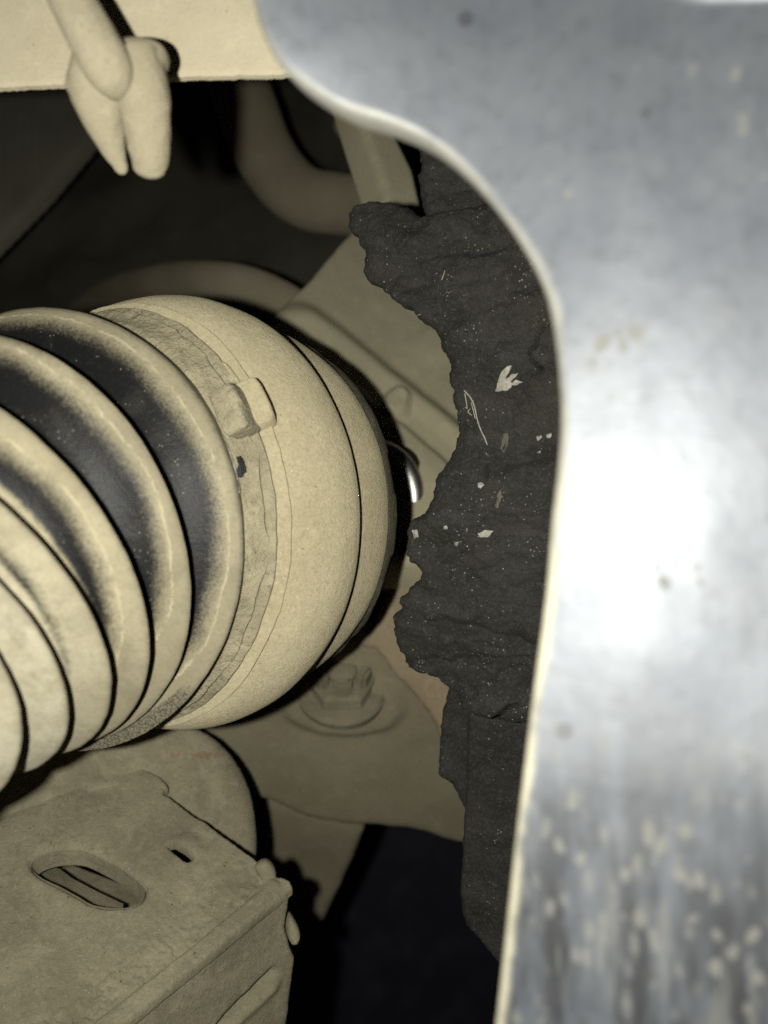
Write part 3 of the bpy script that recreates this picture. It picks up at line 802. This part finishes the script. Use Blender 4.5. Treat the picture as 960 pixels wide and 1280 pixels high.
BF = Plane((130, 1290, .186), (357, 1104, .2245), (362, 1290, .236))
bslit = [(262, 1296), (300, 1254), (330, 1224), (344, 1211), (346, 1217), (333, 1232), (300, 1265), (272, 1296)]
grid_plate('front_face', [(-200, 1550), (60, 1342), (137, 1282), (250, 1192), (330, 1125), (348, 1106), (358, 1104), (366, 1110), (363, 1135), (360, 1160), (366, 1185), (372, 1198), (368, 1230), (360, 1285), (352, 1420), (-200, 1640)],
           BF, .0022, 2.4, M['dust_bracket'], br, holes=[bslit],
           relief=lambda x, y, s: .0018 * (1 - np.clip(s / 6, 0, 1)) ** 2 + .0006 * fbm(x * .03, y * .03, 4) - .0012 * np.exp(-(((x - 300) * .68 + (y - 1262) * .73 - 8) / 6) ** 2) * sstep(355, 340, x), sharp=55)
lipp = Plane((135, 1280, float(BT.depth(135, 1280)) - .0012), (355, 1102, float(BT.depth(355, 1102)) - .0012), (212, 985, float(BT.depth(212, 985)) - .0012))
grid_plate('front_lip', [(-210, 1535), (60, 1322), (130, 1266), (240, 1180), (322, 1112), (340, 1098), (352, 1094), (364, 1100), (366, 1108), (345, 1125), (256, 1198), (150, 1284), (66, 1352), (-200, 1560)], lipp, .0024, 2.0, M['dust_bracket'], br,
           relief=lambda x, y, s: .0013 * (1 - np.sqrt(1 - (1 - np.clip(s / 5, 0, 1)) ** 2)) + .0003 * fbm(x * .05, y * .05, 4))
grid_plate('inner_flange', [(36, 1084), (50, 1086), (72, 1092), (88, 1104), (118, 1120), (152, 1136), (150, 1146), (100, 1136), (40, 1110)], Plane((50, 1090, .240), (150, 1130, .240), (80, 1130, .228)), .0015, 3, M['dust_bracket'], br)
# the folded ears at the corner
def pebble(name, pts, mat, parent, r, d, flat=1):
    return tube(name, [P(x, y, d) for x, y in pts], r, mat, parent, seg=16, dome=r * .6)
grid_plate('corner_tab', spline([(318, 1086), (324, 1078), (333, 1076), (341, 1083), (345, 1094), (343, 1106), (336, 1108), (326, 1100)], True, 4), facing(330, 1092, .2255, (.12, -.9, .3)), .005, 1.6, M['dust_bracket'], br,
           relief=lambda x, y, s: .002 * (1 - np.sqrt(1 - (1 - np.clip(s / 9, 0, 1)) ** 2)))
grid_plate('side_tab', spline([(361, 1158), (366, 1150), (373, 1158), (377, 1172), (374, 1182), (367, 1184), (362, 1174)], True, 4), facing(368, 1168, .229, (.3, -.9, .1)), .005, 1.6, M['dust_bracket'], br,
           relief=lambda x, y, s: .002 * (1 - np.sqrt(1 - (1 - np.clip(s / 7, 0, 1)) ** 2)))
grid_plate('inner_rib', [(40, 1060), (60, 1070), (190, 1120), (200, 1160), (170, 1170), (90, 1130), (30, 1100)], Plane((50, 1090, .262), (180, 1120, .270), (120, 1150, .250)), .002, 4, M['dust_bracket'], br)

# rounded plate behind the bracket
rp = Plane((0, 1038, float(BT.depth(0, 1038)) + .003), (205, 990, float(BT.depth(205, 990)) + .008), (318, 1062, .262))
ell = lambda x, y: np.hypot((x - 245) / 60, (y - 1000) / 70)
o = grid_plate('rounded_plate', spline([(-160, 900), (60, 880), (200, 890), (262, 912), (296, 942), (317, 980), (326, 1020), (328, 1064), (322, 1086), (290, 1078), (230, 1046), (120, 1040), (-160, 1062)], True, 6), rp, .006, 2.6, M['dust_bracket'],
               relief=lambda x, y, s: .0075 * (1 - np.sqrt(1 - (1 - np.clip(s / 34, 0, 1)) ** 2)) + .0008 * fbm(x * .02, y * .02, 4) - .0022 * sstep(8, -8, np.abs(y - (985 + .00 * x)) - 10) * sstep(95, 115, x) * sstep(215, 190, x))
tag(o, 'rounded dusty steel plate with rust smear between boot and bracket', 'plate')
bpy.context.view_layer.update()
rtree = surface(o)
M['rust'] = simple('rust_smear', (.29, .215, .135), .95, bump=.4)
for q in ([(238, 942), (252, 940), (272, 942), (276, 946), (262, 949), (240, 948)], [(212, 941), (222, 939), (226, 944), (216, 947)]):
    chip('rust_smear', q, rtree, M['rust'], o, .00012, 2.5)

# ------------------------------------------------------------------ pale sheet, top left
sp = facing(170, 60, .158, (-.06, -.99, -.05))
o = grid_plate('steel_sheet', jagged([(-220, -220), (520, -220), (520, 82), (430, 86), (350, 91), (270, 94), (210, 97), (80, 104), (0, 108), (-220, 116)], 1.6, .2, 6), sp, .0016, 3, M['dust_pale'],
               relief=lambda x, y, s: .0009 * fbm(x * .008, y * .008, 3) + .0004 * (1 - np.clip(s / 4, 0, 1)) ** 2)
tag(o, 'flat pale dusty sheet across the upper left corner', 'metal sheet')

# ------------------------------------------------------------------ slotted rod end hanging in front of the sheet
hk = thing('slotted_rod', 'pale dusty rod with a split rounded end, upper left', 'rod', V(175, 228, .14))
tube('rod', [P(20, -130, .132), P(62, -60, .132), P(90, 0, .1325), P(118, 52, .133), P(137, 88, .134), P(150, 112, .1385)], [.0036, .0036, .0038, .0041, .0040, .0024], M['dust_rod'], hk, seg=40, dome=.003, wob=.02)
px_ = lambda r, d: r * d / 1000
head = []
nu, nv = 64, 32
hc = P(147, 91, .1395)
for i in range(nv + 1):
    ph = -math.pi / 2 + math.pi * i / nv
    for j in range(nu):
        th = 2 * math.pi * j / nu
        x, y, z = math.cos(ph) * math.cos(th), math.cos(ph) * math.sin(th), math.sin(ph)
        y = math.copysign(abs(y) ** .7, y)
        head.append(hc + np.array([x * .0088 + z * .0004, y * .0045 + z * .0012, z * .0057 + x * .0020]))
head = np.array(head); head += (head - hc) * (.03 * fbm(head[:, 0] * 260, head[:, 2] * 260 + head[:, 1] * 200, 3))[:, None]
sp_end = link('split_end', head, [(i * nu + j, i * nu + (j + 1) % nu, (i + 1) * nu + (j + 1) % nu, (i + 1) * nu + j) for i in range(nv) for j in range(nu)], M['dust_rod'], hk, sharp=80)
for path, rad in (([(166, 74, .1385), (177, 110, .1390), (183, 150, .1410), (187, 190, .1435), (186, 210, .145)], (35, 34, 30, 25.5, 20)),
                  ([(125, 80, .1385), (121, 106, .1390), (127, 140, .1410), (140, 182, .1435), (150, 206, .145)], (34, 35, 29, 17, 9))):
    tube('prong', [P(*q) for q in path], [px_(r, q[2]) for r, q in zip(rad, path)], M['dust_rod'], sp_end, seg=48, dome=px_(12, .145), wob=.05)

# ------------------------------------------------------------------ bright plate, right foreground
PL = facing(770, 668, .100, (-.352, -.935, .022))
edge_l = spline([(285, -200), (300, -80), (316, 0), (328, 42), (350, 82), (385, 112), (430, 137), (480, 152), (530, 174), (578, 212), (622, 262), (655, 312), (680, 362), (692, 412), (699, 470), (701, 530), (697, 590), (690, 650), (682, 740), (668, 850), (655, 960), (640, 1090), (628, 1200), (618, 1290), (600, 1440)], False, 6)
outline = np.concatenate([edge_l, [(900, 1460), (1330, 1460), (1330, 300), (1330, -200)]])
def plate_relief(x, y, s):
    lip = .0006 * (1 - np.clip(s / 10, 0, 1)) ** 2
    return lip + .0005 * fbm(x * .005, y * .005, 2) + .00002 * fbm(x * .05, y * .04, 3) - .0022 * sstep(6, -30, y + .00002 * (x - 920) ** 2 * 10) * sstep(820, 900, x)
bent = lambda x, y: PL.depth(x, y) * (1 - .15 * sstep(700, 220, x) * sstep(520, -100, y))       # the plate curls towards its upper corner
o = grid_plate('aluminium_plate', outline, bent, .004, 4, M['plate'], relief=plate_relief, sharp=60, nrm=PL.n)
tag(o, 'bright scuffed aluminium plate with mud spots, out of focus in the right foreground', 'metal plate')
